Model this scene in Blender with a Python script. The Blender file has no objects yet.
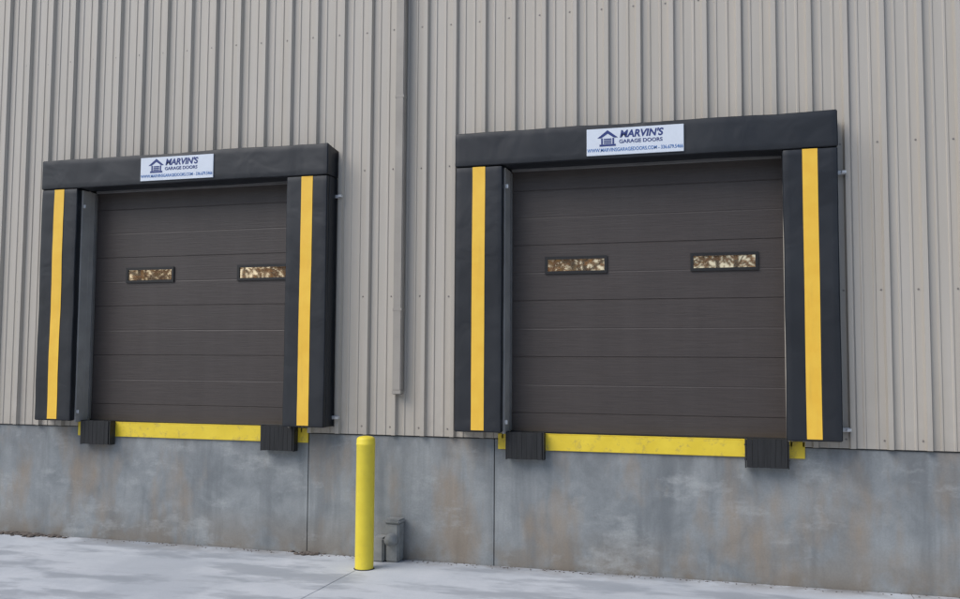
import bpy, bmesh, math, random
from mathutils import Vector, Matrix, noise
random.seed(7)
S=bpy.context.scene
# ------------------------------------------------------------ node helpers
class NT:
    def __init__(s,name):
        s.m=bpy.data.materials.new(name);s.m.use_nodes=True
        s.t=s.m.node_tree;s.n=s.t.nodes;s.l=s.t.links
        s.b=s.n['Principled BSDF'];s.tc=s.n.new('ShaderNodeTexCoord')
    def mapping(s,scale=(1,1,1),loc=(0,0,0)):
        m=s.n.new('ShaderNodeMapping');m.inputs['Scale'].default_value=scale;m.inputs['Location'].default_value=loc
        s.l.new(s.tc.outputs['Object'],m.inputs[0]);return m.outputs[0]
    def noise(s,scale=5,detail=4,rough=.6,vec=None,dist=0):
        n=s.n.new('ShaderNodeTexNoise');n.inputs['Scale'].default_value=scale;n.inputs['Detail'].default_value=detail
        n.inputs['Roughness'].default_value=rough;n.inputs['Distortion'].default_value=dist
        s.l.new(vec if vec else s.tc.outputs['Object'],n.inputs['Vector']);return n.outputs[0]
    def fr(s,fac,a,b,lo=0,hi=1):
        r=s.n.new('ShaderNodeMapRange');r.inputs[1].default_value=a;r.inputs[2].default_value=b
        r.inputs[3].default_value=lo;r.inputs[4].default_value=hi;s.l.new(fac,r.inputs[0]);return r.outputs[0]
    def mix(s,fac,a,b,mode='MIX'):
        m=s.n.new('ShaderNodeMix');m.data_type='RGBA';m.blend_type=mode
        for i,v in ((0,fac),(6,a),(7,b)):
            if isinstance(v,bpy.types.NodeSocket):s.l.new(v,m.inputs[i])
            else:m.inputs[i].default_value=v if i==0 else (v if len(v)==4 else (*v,1))
        return m.outputs[2]
    def math(s,op,a,b=0):
        m=s.n.new('ShaderNodeMath');m.operation=op
        for i,v in ((0,a),(1,b)):
            if isinstance(v,bpy.types.NodeSocket):s.l.new(v,m.inputs[i])
            else:m.inputs[i].default_value=v
        return m.outputs[0]
    def pos(s,axis):
        x=s.n.new('ShaderNodeSeparateXYZ');s.l.new(s.tc.outputs['Object'],x.inputs[0]);return x.outputs[axis]
    def bump(s,h,strength=.3,dist=.01):
        b=s.n.new('ShaderNodeBump');b.inputs['Strength'].default_value=strength;b.inputs['Distance'].default_value=dist
        s.l.new(h,b.inputs['Height']);s.l.new(b.outputs[0],s.b.inputs['Normal'])
    def col(s,c):
        if isinstance(c,bpy.types.NodeSocket):s.l.new(c,s.b.inputs['Base Color'])
        else:s.b.inputs['Base Color'].default_value=c if len(c)==4 else (*c,1)
    def rough(s,r):
        if isinstance(r,bpy.types.NodeSocket):s.l.new(r,s.b.inputs['Roughness'])
        else:s.b.inputs['Roughness'].default_value=r
# ------------------------------------------------------------ materials
def simple(name,c,rough=.5,var=.12,scale=8,metal=0,bump=0):
    t=NT(name);n=t.noise(scale,4)
    f=t.fr(n,.3,.7)
    t.col(t.mix(f,tuple(v*(1-var) for v in c[:3]),tuple(min(1,v*(1+var)) for v in c[:3])))
    t.rough(rough);t.b.inputs['Metallic'].default_value=metal
    if bump:t.bump(t.noise(scale*6,3),bump,.004)
    return t.m
def m_siding():
    t=NT('siding_paint')
    st=t.noise(1,3,.6,t.mapping((9,9,.35)));bg=t.noise(.5,2)
    c=t.mix(t.fr(st,.3,.7),(.42,.383,.325),(.475,.438,.385))
    c=t.mix(t.fr(bg,.35,.7,0,.4),c,(.42,.40,.365))
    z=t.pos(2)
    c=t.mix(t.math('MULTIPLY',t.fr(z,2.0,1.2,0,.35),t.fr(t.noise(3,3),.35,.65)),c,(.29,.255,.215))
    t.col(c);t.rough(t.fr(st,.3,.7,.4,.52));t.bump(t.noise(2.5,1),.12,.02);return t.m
def m_found():
    t=NT('foundation_concrete')
    big=t.noise(.9,4,.6);mid=t.noise(3.2,6,.65,None,.4);streak=t.noise(1,4,.65,t.mapping((3.2,1,.35),(4,0,0)));fine=t.noise(60,3)
    c=t.mix(t.fr(mid,.34,.66),(.18,.198,.208),(.285,.305,.312))
    c=t.mix(t.fr(big,.46,.62,0,.55),c,(.345,.36,.36))
    c=t.mix(t.fr(streak,.50,.66,0,.6),c,(.135,.15,.16))
    br=t.noise(1,4,.6,t.mapping((2.0,1,.8),(9,2,3)))
    c=t.mix(t.fr(br,.50,.66,0,.6),c,(.30,.225,.15))
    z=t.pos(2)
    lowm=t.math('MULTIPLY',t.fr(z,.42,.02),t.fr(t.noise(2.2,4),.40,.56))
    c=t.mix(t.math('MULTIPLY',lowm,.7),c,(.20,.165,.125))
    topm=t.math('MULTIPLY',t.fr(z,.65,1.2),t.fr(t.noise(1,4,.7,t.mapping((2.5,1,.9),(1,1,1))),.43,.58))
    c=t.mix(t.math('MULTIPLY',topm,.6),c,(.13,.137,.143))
    ef=t.noise(1,6,.7,t.mapping((1.2,1,2.6),(20,0,0)))
    c=t.mix(t.fr(ef,.55,.66,0,.5),c,(.42,.435,.43))
    c=t.mix(t.fr(fine,.35,.75,0,.22),c,(.10,.10,.10))
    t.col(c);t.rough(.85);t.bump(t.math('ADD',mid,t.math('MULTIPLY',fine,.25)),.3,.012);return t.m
def m_apron():
    t=NT('apron_concrete')
    big=t.noise(.45,5,.6,None,.5);mid=t.noise(2.0,6,.7);fine=t.noise(70,2)
    br=t.noise(1,3,.5,t.mapping((1.2,25,1)))
    c=t.mix(t.fr(mid,.3,.7),(.50,.53,.565),(.60,.62,.65))
    c=t.mix(t.fr(big,.45,.58,0,.6),c,(.39,.42,.46))
    w=t.noise(1,5,.65,t.mapping((.6,1.5,1),(3.3,7,0)))
    c=t.mix(t.fr(w,.49,.57,0,.6),c,(.27,.295,.33))
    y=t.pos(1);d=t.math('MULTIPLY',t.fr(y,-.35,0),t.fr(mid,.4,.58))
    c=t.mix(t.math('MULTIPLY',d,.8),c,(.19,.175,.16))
    c=t.mix(t.fr(br,.55,.8,0,.2),c,(.3,.31,.33))
    c=t.mix(t.fr(fine,.35,.75,0,.15),c,(.28,.28,.28))
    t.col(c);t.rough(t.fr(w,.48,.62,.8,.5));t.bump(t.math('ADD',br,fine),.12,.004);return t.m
def m_vinyl():
    t=NT('black_vinyl');n=t.noise(2,3);w=t.noise(3.2,2,.5,None,.6)
    c=t.mix(t.fr(n,.3,.7),(.009,.011,.015),(.014,.017,.022));t.col(c)
    t.rough(t.fr(n,.3,.7,.40,.50));t.bump(w,.35,.03);return t.m
def m_stripe():
    t=NT('yellow_vinyl');n=t.noise(7,4);g=t.noise(1,4,.6,t.mapping((20,20,1.5)))
    c=t.mix(t.fr(n,.3,.7),(.84,.49,.045),(.88,.55,.06));c=t.mix(t.fr(g,.55,.75,0,.25),c,(.6,.36,.06))
    t.col(c);t.rough(.45);t.bump(n,.12,.01);return t.m
def m_yellow(name,dirty=.4,a=(.72,.53,.03),b=(.82,.62,.045)):
    t=NT(name);n=t.noise(5,4);g=t.noise(14,6,.7)
    c=t.mix(t.fr(n,.3,.7),a,b);c=t.mix(t.fr(g,.54,.68,0,dirty),c,(.34,.25,.09))
    t.col(c);t.rough(t.fr(n,.3,.7,.4,.6));t.bump(g,.1,.005);return t.m
def m_door():
    t=NT('door_steel_woodgrain')
    gr=t.noise(1,5,.65,t.mapping((3,3,75)),.2);st=t.noise(1,4,.6,t.mapping((5,1,.5)));b=t.noise(1.2,3)
    c=t.mix(t.fr(gr,.3,.7),(.040,.032,.0295),(.057,.046,.042))
    c=t.mix(t.fr(st,.4,.7,0,.3),c,(.068,.058,.054));c=t.mix(t.fr(b,.4,.7,0,.25),c,(.038,.033,.031))
    t.col(c);t.rough(.48);t.bump(gr,.45,.004);return t.m
def m_rubber():
    t=NT('laminated_rubber');w=t.noise(1,3,.6,t.mapping((70,3,3)));n=t.noise(30,3)
    t.col(t.mix(t.fr(w,.35,.65),(.008,.009,.010),(.016,.017,.019)));t.rough(.75);t.bump(t.math('ADD',w,n),.25,.004);return t.m
def m_glass():
    t=NT('window_glass');t.col((.80,.63,.45,1));t.b.inputs['Metallic'].default_value=.9;t.rough(.02)
    t.bump(t.noise(4,1),.04,.01);return t.m
def m_leaf():
    t=NT('autumn_leaves');g=t.n.new('ShaderNodeNewGeometry')
    r=t.n.new('ShaderNodeValToRGB');e=r.color_ramp.elements
    for _ in range(2):e.new(.5)
    for i,(p,c) in enumerate([(0,(.12,.055,.015,1)),(.35,(.34,.15,.03,1)),(.7,(.46,.25,.06,1)),(1,(.22,.17,.05,1))]):e[i].position=p;e[i].color=c
    t.l.new(g.outputs['Random Per Island'],r.inputs[0]);r=r.outputs[0]
    t.col(r);t.rough(.7)
    tr=t.n.new('ShaderNodeBsdfTranslucent');t.l.new(r,tr.inputs[0]);mx=t.n.new('ShaderNodeMixShader');mx.inputs[0].default_value=.45
    t.l.new(t.b.outputs[0],mx.inputs[1]);t.l.new(tr.outputs[0],mx.inputs[2]);t.l.new(mx.outputs[0],t.n['Material Output'].inputs[0]);return t.m
SID=m_siding();FND=m_found();APR=m_apron();VIN=m_vinyl();STR=m_stripe();YP=m_yellow('yellow_steel_paint',.55)
YB=m_yellow('yellow_bollard_paint',.12,(.76,.60,.04),(.84,.68,.055))
DOOR=m_door();RUB=m_rubber();GLS=m_glass();LEAF=m_leaf()
TRIM=simple('trim_paint',(.33,.31,.285),.5);JAMB=simple('jamb_steel',(.33,.315,.295),.5,.15,4)
WSTRIP=simple('weatherstrip_grey',(.15,.145,.14),.6)
GALV=simple('galvanised_steel',(.62,.63,.64),.4,.15,20,.4);BLK=simple('black_plastic',(.012,.012,.013),.4)
WHT=simple('sign_white',(.64,.69,.76),.4,.03);NAVY=simple('sign_navy',(.015,.035,.17),.5,.05);LBL=simple('sign_blue',(.05,.16,.42),.5,.05)
DARK=simple('joint_dark',(.03,.03,.03),.9);PVC=simple('grey_pvc',(.24,.245,.24),.6,.2,10,0,.2)
SEAL=simple('joint_sealant_grey',(.10,.10,.10),.9)
BARK=simple('bark',(.07,.05,.035),.9,.3,3);STEELD=simple('dark_steel',(.02,.021,.023),.55,.3,12)
ROOF=simple('roof_metal',(.3,.3,.31),.4);GRND=simple('ground_gravel_grass',(.13,.12,.08),.95,.4,.6,0,.3)
ROCK=simple('debris_stone',(.12,.10,.085),.9,.4,20);DSTP=simple('downspout_paint',(.31,.285,.25),.45,.1,3)
SCR=simple('screw_head',(.25,.235,.22),.4,.1,50,.4)
# ------------------------------------------------------------ mesh helpers
def add(name,me,mat=None,parent=None):
    o=bpy.data.objects.new(name,me);S.collection.objects.link(o)
    if mat:me.materials.append(mat)
    if parent:o.parent=parent
    return o
def empty(name,loc=(0,0,0)):
    o=bpy.data.objects.new(name,None);o.empty_display_size=.2;S.collection.objects.link(o);o.location=loc;return o
def boxes(name,bl,mat,parent=None,bevel=0,segs=2):
    bm=bmesh.new()
    for (x0,x1,y0,y1,z0,z1) in bl:
        r=bmesh.ops.create_cube(bm,size=1)
        for v in r['verts']:
            v.co=Vector(((x0+x1)/2+v.co.x*(x1-x0),(y0+y1)/2+v.co.y*(y1-y0),(z0+z1)/2+v.co.z*(z1-z0)))
    if bevel:bmesh.ops.bevel(bm,geom=bm.edges[:],offset=bevel,segments=segs,affect='EDGES')
    me=bpy.data.meshes.new(name);bm.to_mesh(me);bm.free()
    return add(name,me,mat,parent)
def pydata(name,v,f,mat,parent=None,smooth=False):
    me=bpy.data.meshes.new(name);me.from_pydata(v,[],f);me.update()
    if smooth:
        for p in me.polygons:p.use_smooth=True
    return add(name,me,mat,parent)
def lathe(name,prof,mat,parent=None,seg=40,loc=(0,0,0)):
    v=[];f=[]
    for r,z in prof:
        for i in range(seg):
            a=2*math.pi*i/seg;v.append((loc[0]+r*math.cos(a),loc[1]+r*math.sin(a),loc[2]+z))
    for j in range(len(prof)-1):
        for i in range(seg):
            f.append((j*seg+i,j*seg+(i+1)%seg,(j+1)*seg+(i+1)%seg,(j+1)*seg+i))
    f.append(tuple((len(prof)-1)*seg+i for i in range(seg)))
    return pydata(name,v,f,mat,parent,True)
# ------------------------------------------------------------ building
B=empty('warehouse_building')
XL,XR,ZT=-32.0,18.0,8.2
OPEN=[(-7.06,-4.50),(-2.25,.31)];OZ=3.845
P=.3048
def prof(x):
    u=((x-.86+P/2)%P)-P/2
    a=abs(u);y=-.014
    if a<.020:y-=.040
    elif a<.034:y-=.040*(.034-a)/.014
    for c in (-P/3,P/3):
        d=abs(u-c)
        if d<.007:y-=.008
        elif d<.014:y-=.008*(.014-d)/.007
    return y
bp=set()
k0=int((XL-.86)/P)-1;k1=int((XR-.86)/P)+1
for k in range(k0,k1+1):
    for d in (-.034,-.020,.020,.034):bp.add(round(.86+k*P+d,5))
    for c in (-P/3,P/3):
        for d in (-.014,-.007,.007,.014):bp.add(round(.86+k*P+c+d,5))
for a,b in OPEN:bp.add(a);bp.add(b)
xs=sorted(x for x in bp if XL<=x<=XR)
v=[];f=[]
for i in range(len(xs)-1):
    a,b=xs[i],xs[i+1];m=(a+b)/2
    z0=1.215
    for o0,o1 in OPEN:
        if o0<m<o1:z0=OZ
    n=len(v);v+=[(a,prof(a),z0),(b,prof(b),z0),(b,prof(b),ZT),(a,prof(a),ZT)];f.append((n,n+1,n+2,n+3))
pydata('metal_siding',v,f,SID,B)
v=[];f=[]
def screw(x,y,z,r=.0065):
    n=len(v)
    for i in range(6):
        a=i*math.pi/3;v.append((x+r*math.cos(a),y-.005,z+r*math.sin(a)))
    for i in range(6):
        a=i*math.pi/3;v.append((x+r*1.5*math.cos(a),y,z+r*1.5*math.sin(a)))
    f.append(tuple(range(n,n+6)))
    for i in range(6):f.append((n+i,n+6+i,n+6+(i+1)%6,n+(i+1)%6))
for z in (1.29,2.6,3.9,5.35,6.8):
    for k in range(k0,k1+1):
        xx=.86+k*P-.052
        if not any(o0-.02<xx<o1+.02 for o0,o1 in OPEN) or z>OZ+.05:
            screw(xx+random.uniform(-.004,.004),-.0145,z+random.uniform(-.006,.006))
pydata('siding_screws',v,f,SCR,B)
lb=[]
for k in range(k0,k1,3):
    x=.86+k*P+.037
    if any(o0-.02<x<o1+.02 for o0,o1 in OPEN):lb.append((x-.002,x+.0015,-.0175,-.010,OZ,ZT))
    else:lb.append((x-.002,x+.0015,-.0175,-.010,1.216,ZT))
boxes('siding_laps',lb,TRIM,B)
jx=[-30.2,-26.2,-22.2,-18.2,-14.2,-10.3,-8.9,-4.35,-2.375,2.2,6.2,10.2,14.2]
seg=[XL]+jx+[XR];fb=[]
for i in range(len(seg)-1):
    a=seg[i]+(.004 if i else 0);b=seg[i+1]-(.004 if i<len(seg)-2 else 0)
    fb.append((a,b,0,.25,-.3,1.205))
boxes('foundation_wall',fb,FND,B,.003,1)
boxes('foundation_joint_filler',[(x-.005,x+.005,.010,.2,-.3,1.2) for x in jx],DARK,B)
boxes('base_flashing',[(XL,XR,-.011,.03,1.206,1.214)],DARK,B)
D2=26
boxes('side_and_rear_walls',[(XL,XL+.2,.26,D2,-.3,ZT-.01),(XR-.2,XR,.26,D2,-.3,ZT-.01),(XL+.21,XR-.21,D2-.2,D2,-.3,ZT-.01)],TRIM,B)
rv=[(XL-.3,-.35,ZT),(XR+.3,-.35,ZT),(XR+.3,D2/2,ZT+1.6),(XL-.3,D2/2,ZT+1.6),(XL-.3,D2+.3,ZT),(XR+.3,D2+.3,ZT),
    (XL-.3,-.35,ZT+.12),(XR+.3,-.35,ZT+.12),(XR+.3,D2/2,ZT+1.72),(XL-.3,D2/2,ZT+1.72),(XL-.3,D2+.3,ZT+.12),(XR+.3,D2+.3,ZT+.12)]
pydata('roof',rv,[(0,1,2,3),(3,2,5,4),(6,9,8,7),(9,10,11,8),(0,6,7,1),(4,5,11,10),(0,3,9,6),(3,4,10,9),(1,7,8,2),(2,8,11,5)],ROOF,B)
boxes('eave_gutter',[(XL-.3,XR+.3,-.49,-.36,ZT-.02,ZT+.12)],TRIM,B,.01)
boxes('interior_floor',[(XL+.25,XR-.25,.27,D2-.25,1.1,1.2)],FND,B)
boxes('interior_lining',[(XL+.3,-7.3,.06,.09,1.25,ZT-.05),(-4.3,-2.5,.06,.09,1.25,ZT-.05),(.5,XR-.3,.06,.09,1.25,ZT-.05),(-7.3,-4.3,.06,.09,3.95,ZT-.05),(-2.5,.5,.06,.09,3.95,ZT-.05)],WSTRIP,B)
# ------------------------------------------------------------ downspout
ds=empty('downspout',(-3.345,0,0))
boxes('pipe',[(-.045,.045,-.135,-.056,1.66,ZT)],DSTP,ds,.008)
boxes('outlet_rim',[(-.049,.049,-.139,-.052,1.625,1.665)],DSTP,ds,.006)
boxes('outlet_opening',[(-.036,.036,-.126,-.066,1.622,1.63)],DARK,ds)
boxes('straps',[(-.049,.049,-.1365,-.0545,z,z+.025) for z in (2.45,4.6,6.7)],DSTP,ds,.002,1)
# ------------------------------------------------------------ dock seals
def fold(x,z,seed):
    return noise.noise(Vector((x*2.2+seed,z*1.3,seed)))*.007+noise.noise(Vector((x*6+seed,z*5,seed+9)))*.003
def soft_box(name,x0,x1,y0,y1,z0,z1,mat,parent,seed,topdrop=0,res=.045):
    """foam pad with a stretched vinyl skin: hemmed edges, slightly wavy faces"""
    bm=bmesh.new();bmesh.ops.create_cube(bm,size=1)
    for vv in bm.verts:
        vv.co=Vector(((x0+x1)/2+vv.co.x*(x1-x0),(y0+y1)/2+vv.co.y*(y1-y0),(z0+z1)/2+vv.co.z*(z1-z0)))
    bmesh.ops.bevel(bm,geom=bm.edges[:],offset=.008,segments=2,affect='EDGES')
    def cut(ax,a,b,step):
        n=max(1,int((b-a)/step))
        for i in range(1,n):
            c=[0,0,0];c[ax]=a+(b-a)*i/n;no=[0,0,0];no[ax]=1
            bmesh.ops.bisect_plane(bm,geom=bm.verts[:]+bm.edges[:]+bm.faces[:],plane_co=c,plane_no=no)
    cut(0,x0+.014,x1-.014,res);cut(2,z0+.014,z1-.014,res);cut(1,y0+.016,y1-.016,.08)
    wide=(x1-x0)>1
    for vv in bm.verts:
        x,y,z=vv.co
        fr=min(1,max(0,(y1-y)/(y1-y0)))
        vv.co.y+=fold(x,z,seed)*fr
        vv.co.z+=(noise.noise(Vector((x*1.6,y*4,seed+3)))*.012+noise.noise(Vector((x*7,y*4,seed+5)))*.003)*(1 if z>(z0+z1)/2 else .5)*(1 if wide else .3)
        vv.co.x+=noise.noise(Vector((seed+(x>(x0+x1)/2)*5,y*4,z*1.5)))*.006+noise.noise(Vector((seed+(x>(x0+x1)/2)*5,y*4,z*7)))*.002
        if topdrop and z>(z0+z1)/2:vv.co.z-=topdrop*(1-fr)
    me=bpy.data.meshes.new(name);bm.to_mesh(me);bm.free()
    for p in me.polygons:p.use_smooth=True
    o=add(name,me,mat,parent);wn=o.modifiers.new('wn','WEIGHTED_NORMAL');wn.weight=80;return o
def text(name,body,x,y,z,size,mat,parent,shear=0,bold=0,sx=1,align='CENTER'):
    cu=bpy.data.curves.new(name,'FONT');cu.body=body;cu.size=size;cu.align_x=align;cu.shear=shear;cu.offset=bold;cu.extrude=.0005
    o=bpy.data.objects.new(name,cu);S.collection.objects.link(o);o.rotation_euler=(math.radians(90),0,0);o.location=(x,y,z);o.scale=(sx,1,1)
    bpy.context.view_layer.update()
    me=bpy.data.meshes.new_from_object(o.evaluated_get(bpy.context.evaluated_depsgraph_get()))
    me.transform(o.matrix_world);bpy.data.objects.remove(o)
    return add(name,me,mat,parent)
def dock(x0,seed):
    d=empty('dock_seal');YF=-.25
    soft_box('header_pad',x0,x0+3.48,YF-.012,-.002,3.832,4.155,VIN,d,seed,.03)
    for nm,a,b in (('side_pad_a',x0+.005,x0+.470),('side_pad_b',x0+3.022,x0+3.475)):
        soft_box(nm,a,b,YF,-.17,1.285,3.829,VIN,d,seed+a)
        boxes(nm+'_backing',[(a+(.01 if nm.endswith('a') else .022),b-.01,-.168,-.003,1.29,3.825)],STEELD,d)
        outer=(a-.004,a+.009) if nm.endswith('a') else (b-.009,b+.004)
        boxes(nm+'_outer_skirt',[(outer[0],outer[1],-.20,-.003,1.287,3.826)],VIN,d,.003,1)
        c=(a+b)/2;w=.063;v=[];f=[];nz=90
        for i in range(nz+1):
            z=1.302+(3.823-1.302)*i/nz
            for j in range(4):
                x=c-w+2*w*j/3+.005*noise.noise(Vector((seed+a,z*.8,0)))
                v.append((x,YF+fold(x,z,seed+a)-.004,z))
        for i in range(nz):
            for j in range(3):
                n=i*4+j;f.append((n,n+1,n+5,n+4))
        pydata(nm+'_stripe',v,f,STR,d,True)
    # exposed steel jamb faces between the foam pads and the door
    boxes('jamb_returns',[(x0+.466,x0+.484,-.175,.055,1.27,3.82),(x0+3.036,x0+3.050,-.160,.055,1.27,3.82)],JAMB,d,.002,1)
    boxes('jamb_track_lip',[(x0+.484,x0+.500,.02,.056,1.29,3.80)],WSTRIP,d,.002,1)
    cl=[]
    for z in (1.36,3.62):
        cl+=[(x0+3.476,x0+3.55,-.064,-.05,z,z+.035),(x0+3.52,x0+3.56,-.10,-.05,z+.004,z+.03)]
        cl+=[(x0+.482,x0+.51,-.165,-.153,z,z+.04)]
    boxes('fixing_clips',cl,GALV,d,.003,1)
    s=empty('advertising_sign');sx=x0+1.29;y=YF-.026
    boxes('board',[(sx,sx+.885,y,y+.012,3.862,4.112)],WHT,s,.002,1)
    t=y-.0015
    text('name_lettering',"MARVIN'S",sx+.305,t,4.022,.092,NAVY,s,.2,.003,.98,'LEFT')
    text('tagline_lettering',"GARAGE DOORS",sx+.30,t,3.968,.047,NAVY,s,0,.001,1.1,'LEFT')
    text('contact_lettering',"WWW.MARVINSGARAGEDOORS.COM - 336.679.5466",sx+.4425,t,3.895,.046,LBL,s,0,.0006,.80)
    lx,lz=sx+.195,3.945
    lg=[(-.075,.075,0,.018),(-.06,-.045,.02,.075),(.045,.06,.02,.075)]+[(-.036,.036,.024+i*.018,.035+i*.018) for i in range(3)]
    boxes('house_logo',[(lx+a,lx+b,t-.001,t+.0008,lz+c,lz+e) for a,b,c,e in lg],NAVY,s)
    hv=[(lx-.095,t-.0012,lz+.078),(lx-.06,t-.0012,lz+.078),(lx,t-.0012,lz+.118),(lx+.06,t-.0012,lz+.078),(lx+.095,t-.0012,lz+.078),(lx,t-.0012,lz+.15)]
    pydata('logo_roof',hv,[(0,1,2,5),(2,3,4,5)],NAVY,s)
    return d
dock(-7.545,1.3);dock(-2.715,6.1)
# ------------------------------------------------------------ overhead doors
def ohdoor(x0,x1,wins):
    d=empty('overhead_dock_door');y=.06;zs=[1.272,1.46,2.0,2.545,3.085,3.625,3.95]
    v=[];f=[];pr=[]
    for i in range(len(zs)-1):
        a,b=zs[i],zs[i+1]
        pr+=[(a+.0,.005),(a+.002,.005),(a+.006,0)]
        if b-a>.4:
            m=(a+b)/2
            pr+=[(m-.008,0),(m-.003,.0015),(m+.003,.0015),(m+.008,0)]
        pr+=[(b-.006,0),(b-.002,.005)]
    for z,dy in pr:v+=[(x0,y+dy,z),(x1,y+dy,z)]
    for i in range(len(pr)-1):f.append((2*i,2*i+1,2*i+3,2*i+2))
    pydata('panels',v,f,DOOR,d)
    boxes('backing',[(x0,x1,y+.03,y+.045,1.272,3.95)],WSTRIP,d)
    boxes('bottom_seal',[(x0,x1,y-.006,y+.03,1.262,1.285)],BLK,d,.004,1)
    boxes('top_weatherstrip',[(x0+.01,x1-.01,y-.035,y-.004,3.815,3.87)],WSTRIP,d,.003,1)
    for i,(a,b) in enumerate(wins):
        z0,z1=2.80,2.968;w=.027
        boxes(f'window_frame_{i+1}',[(a,b,y-.016,y+.008,z0,z0+w),(a,b,y-.016,y+.008,z1-w,z1),(a,a+w,y-.016,y+.008,z0+w,z1-w),(b-w,b,y-.016,y+.008,z0+w,z1-w)],BLK,d)
        boxes(f'window_glass_{i+1}',[(a+w,b-w,y-.004,y+.002,z0+w,z1-w)],GLS,d)
ohdoor(-7.060,-4.511,[(-6.64,-6.03),(-5.25,-4.64)])
ohdoor(-2.230,.319,[(-1.89,-1.285),(-.51,.095)])
# ------------------------------------------------------------ yellow sill channels + bumpers
def sill(x0,x1):
    e=empty('dock_edge_steel_sill')
    boxes('face_plate',[(x0,x1,-.022,-.002,1.112,1.262)],YP,e,.003,1)
    boxes('top_plate',[(x0+.11,x1-.11,-.0225,.05,1.2625,1.268)],YP,e,.001,1)
sill(-7.15,-4.35);sill(-2.335,.465)
def bumper(x0,x1,z0=1.03,z1=1.285):
    e=empty('dock_bumper');n=7;w=(x1-x0-.03)/n;bl=[]
    for i in range(n):
        a=x0+.015+i*w
        bl.append((a,a+w-.0008,-.125-random.uniform(0,.002),-.026,z0+random.uniform(0,.003),z1-random.uniform(0,.003)))
    boxes('rubber_pads',bl,RUB,e,.001,1)
    boxes('end_angles',[(x0,x0+.012,-.118,-.024,z0-.004,z1+.002),(x1-.012,x1,-.118,-.024,z0-.004,z1+.002)],STEELD,e,.002,1)
    for dz in (.06,.19):
        boxes('tie_rod',[(x0-.006,x1+.006,-.085,-.069,z0+dz,z0+dz+.016)],STEELD,e,.004,1)
    return e
for a,b in ((-7.04,-6.66),(-4.84,-4.46),(-2.235,-1.865),(-.045,.33)):bumper(a,b)
# ------------------------------------------------------------ bollard
bo=empty('bollard',(-3.505,-.50,0))
R=.088
lathe('post',[(R,-.1),(R,1.155),(R+.002,1.158),(R+.002,1.172),(R,1.175),(R,1.205),(R-.006,1.222),(R-.022,1.233),(R-.05,1.239),(.001,1.241)],YB,bo)
lathe('base_ring',[(R+.010,.0),(R+.010,.004),(R+.001,.007)],DARK,bo)
# ------------------------------------------------------------ drain/conduit stub by the wall
u=empty('utility_pipe_stub')
boxes('upright_box',[(-3.43,-3.29,-.17,-.012,0,.38)],PVC,u,.015)
boxes('upright_cap',[(-3.445,-3.275,-.185,-.010,.37,.41)],PVC,u,.012)
boxes('side_box',[(-3.56,-3.435,-.2,-.02,0,.235)],PVC,u,.015)
o=lathe('elbow_hub',[(.062,0),(.062,.035),(.052,.04),(.052,.07),(.001,.071)],PVC,u,24);o.matrix_local=Matrix.Translation((-3.36,-.168,.22))@Matrix.Rotation(math.radians(90),4,'X')
# ------------------------------------------------------------ ground
G=200
pydata('ground',[(-G,-G,-.16),(G,-G,-.16),(G,G,-.16),(-G,G,-.16)],[(0,1,2,3)],GRND)
ap=empty('concrete_apron');gx=[-30,-24,-18,-13,-8.6,-3.555,1.3,6,11,16,22];gy=[-26,-20.5,-15,-9.6,-4.6,-.006];bl=[]
for i in range(len(gx)-1):
    for j in range(len(gy)-1):
        bl.append((gx[i]+.003,gx[i+1]-.003,gy[j]+.003,gy[j+1]-.003,-.15,0))
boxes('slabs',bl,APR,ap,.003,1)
boxes('joint_sealant',[(-29.9,21.9,-25.9,-.004,-.155,-.006)],SEAL,ap)
def stones(name,cx,cy,n,spread,smin,smax):
    bm=bmesh.new()
    for i in range(n):
        s=random.uniform(smin,smax);x=cx+random.gauss(0,spread);y=min(-.02,cy+random.gauss(0,.04))
        r=bmesh.ops.create_icosphere(bm,subdivisions=1,radius=s)
        for vv in r['verts']:
            vv.co=Vector((vv.co.x*random.uniform(.7,1.5)+x,vv.co.y*random.uniform(.7,1.3)+y,vv.co.z*.45+s*.25))
    me=bpy.data.meshes.new(name);bm.to_mesh(me);bm.free();add(name,me,ROCK)
stones('rubble',-7.75,-.07,110,.18,.008,.04)
stones('rubble',-4.3,-.06,40,.07,.01,.035)
stones('gravel',-3.0,-.05,340,2.8,.003,.010)
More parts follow.
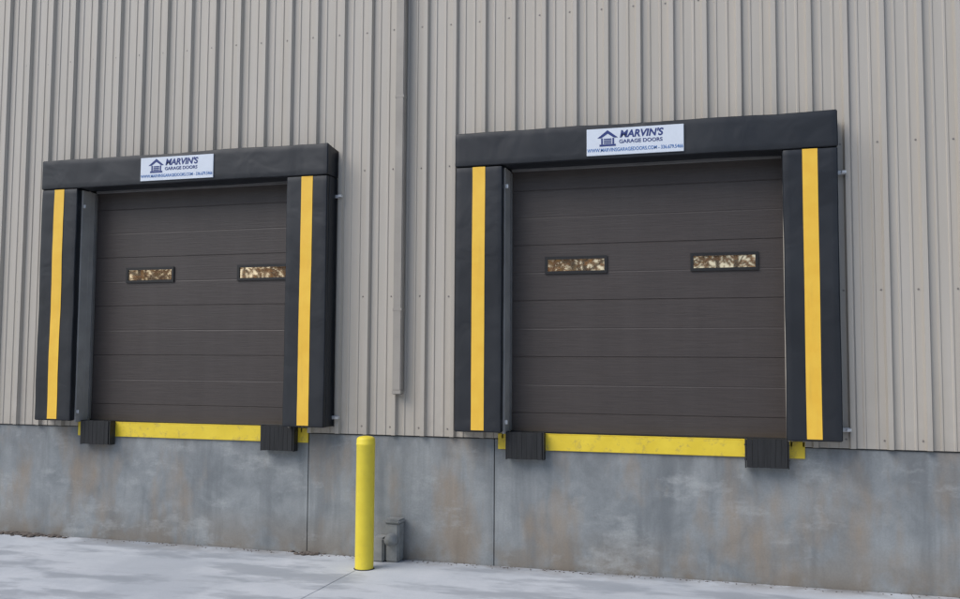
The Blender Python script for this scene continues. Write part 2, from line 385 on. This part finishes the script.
# ------------------------------------------------------------ trees across the yard (reflected in the door glass)
def treeline():
    v=[];f=[];bv=[];bf=[]
    def limb(p,q,r0,r1):
        d=(q-p).normalized();a=d.orthogonal().normalized();b=d.cross(a);n=len(bv)
        for c,r in ((p,r0),(q,r1)):
            for i in range(6):
                t=i*math.pi/3;bv.append(tuple(c+a*r*math.cos(t)+b*r*math.sin(t)))
        for i in range(6):bf.append((n+i,n+(i+1)%6,n+6+(i+1)%6,n+6+i))
    for k in range(40):
        x=-54+(k%20)*4.4+random.uniform(-1.2,1.2);y=(-46 if k<20 else -52)+random.uniform(-2,2);h=random.uniform(13,18)
        base=Vector((x,y,-.2));top=base+Vector((random.uniform(-.6,.6),random.uniform(-.6,.6),h*.85));limb(base,top,.24,.05)
        for j in range(13):
            t=random.uniform(.22,.95);p=base.lerp(top,t);a=random.uniform(0,6.28);L=(1.15-t)*h*.34
            q=p+Vector((math.cos(a)*L,math.sin(a)*L,L*.55));limb(p,q,.09*(1.1-t)+.02,.015)
            for c in range(6):
                cc=p.lerp(q,random.uniform(.25,1.1))+Vector([random.gauss(0,.45) for _ in range(3)])
                for l in range(18):
                    o=cc+Vector([random.gauss(0,.4) for _ in range(3)]);s=random.uniform(.12,.24)
                    e1=Vector([random.gauss(0,1) for _ in range(3)]).normalized();e2=e1.orthogonal().normalized()
                    n=len(v);v.extend([tuple(o-e1*s),tuple(o+e2*s*.6),tuple(o+e1*s),tuple(o-e2*s*.6)]);f.append((n,n+1,n+2,n+3))
    t=empty('treeline');pydata('trunks_and_limbs',bv,bf,BARK,t);pydata('foliage',v,f,LEAF,t)
treeline()
# ------------------------------------------------------------ light
w=bpy.data.worlds.new('World');S.world=w;w.use_nodes=True;nt=w.node_tree
sky=nt.nodes.new('ShaderNodeTexSky');sky.sky_type='NISHITA';sky.sun_disc=False
EL,AZ=math.radians(46),math.radians(-42)
d=Vector((math.sin(AZ)*math.cos(EL),-math.cos(AZ)*math.cos(EL),math.sin(EL)))
sky.sun_elevation=EL;sky.sun_rotation=math.atan2(d.x,d.y);sky.dust_density=1.5;sky.ozone_density=1.8
nt.links.new(sky.outputs[0],nt.nodes['Background'].inputs[0]);nt.nodes['Background'].inputs[1].default_value=.15
sl=bpy.data.lights.new('sun','SUN');sl.energy=2.25;sl.angle=math.radians(45);sl.color=(1,.965,.915)
so=bpy.data.objects.new('sun',sl);S.collection.objects.link(so);so.rotation_euler=d.to_track_quat('Z','Y').to_euler()
# ------------------------------------------------------------ camera
cam=bpy.data.cameras.new('camera');cam.sensor_width=36;cam.lens=930/960*36;cam.clip_end=1000
co=bpy.data.objects.new('camera',cam);S.collection.objects.link(co)
Rm=[[0.9607886974210139,-0.012955458257226939,-0.27697876274071387],[0.27722254439066785,0.065494531872337,0.9585708774923095],[0.005721869414337173,-0.9977688221207198,0.06651795106763767]]
M=Matrix([[r[0],-r[1],-r[2]] for r in Rm]).to_4x4();M.translation=Vector((0,-8.7542,1.9518));co.matrix_world=M
S.camera=co
S.view_settings.view_transform='Standard';S.view_settings.look='None';S.view_settings.exposure=0
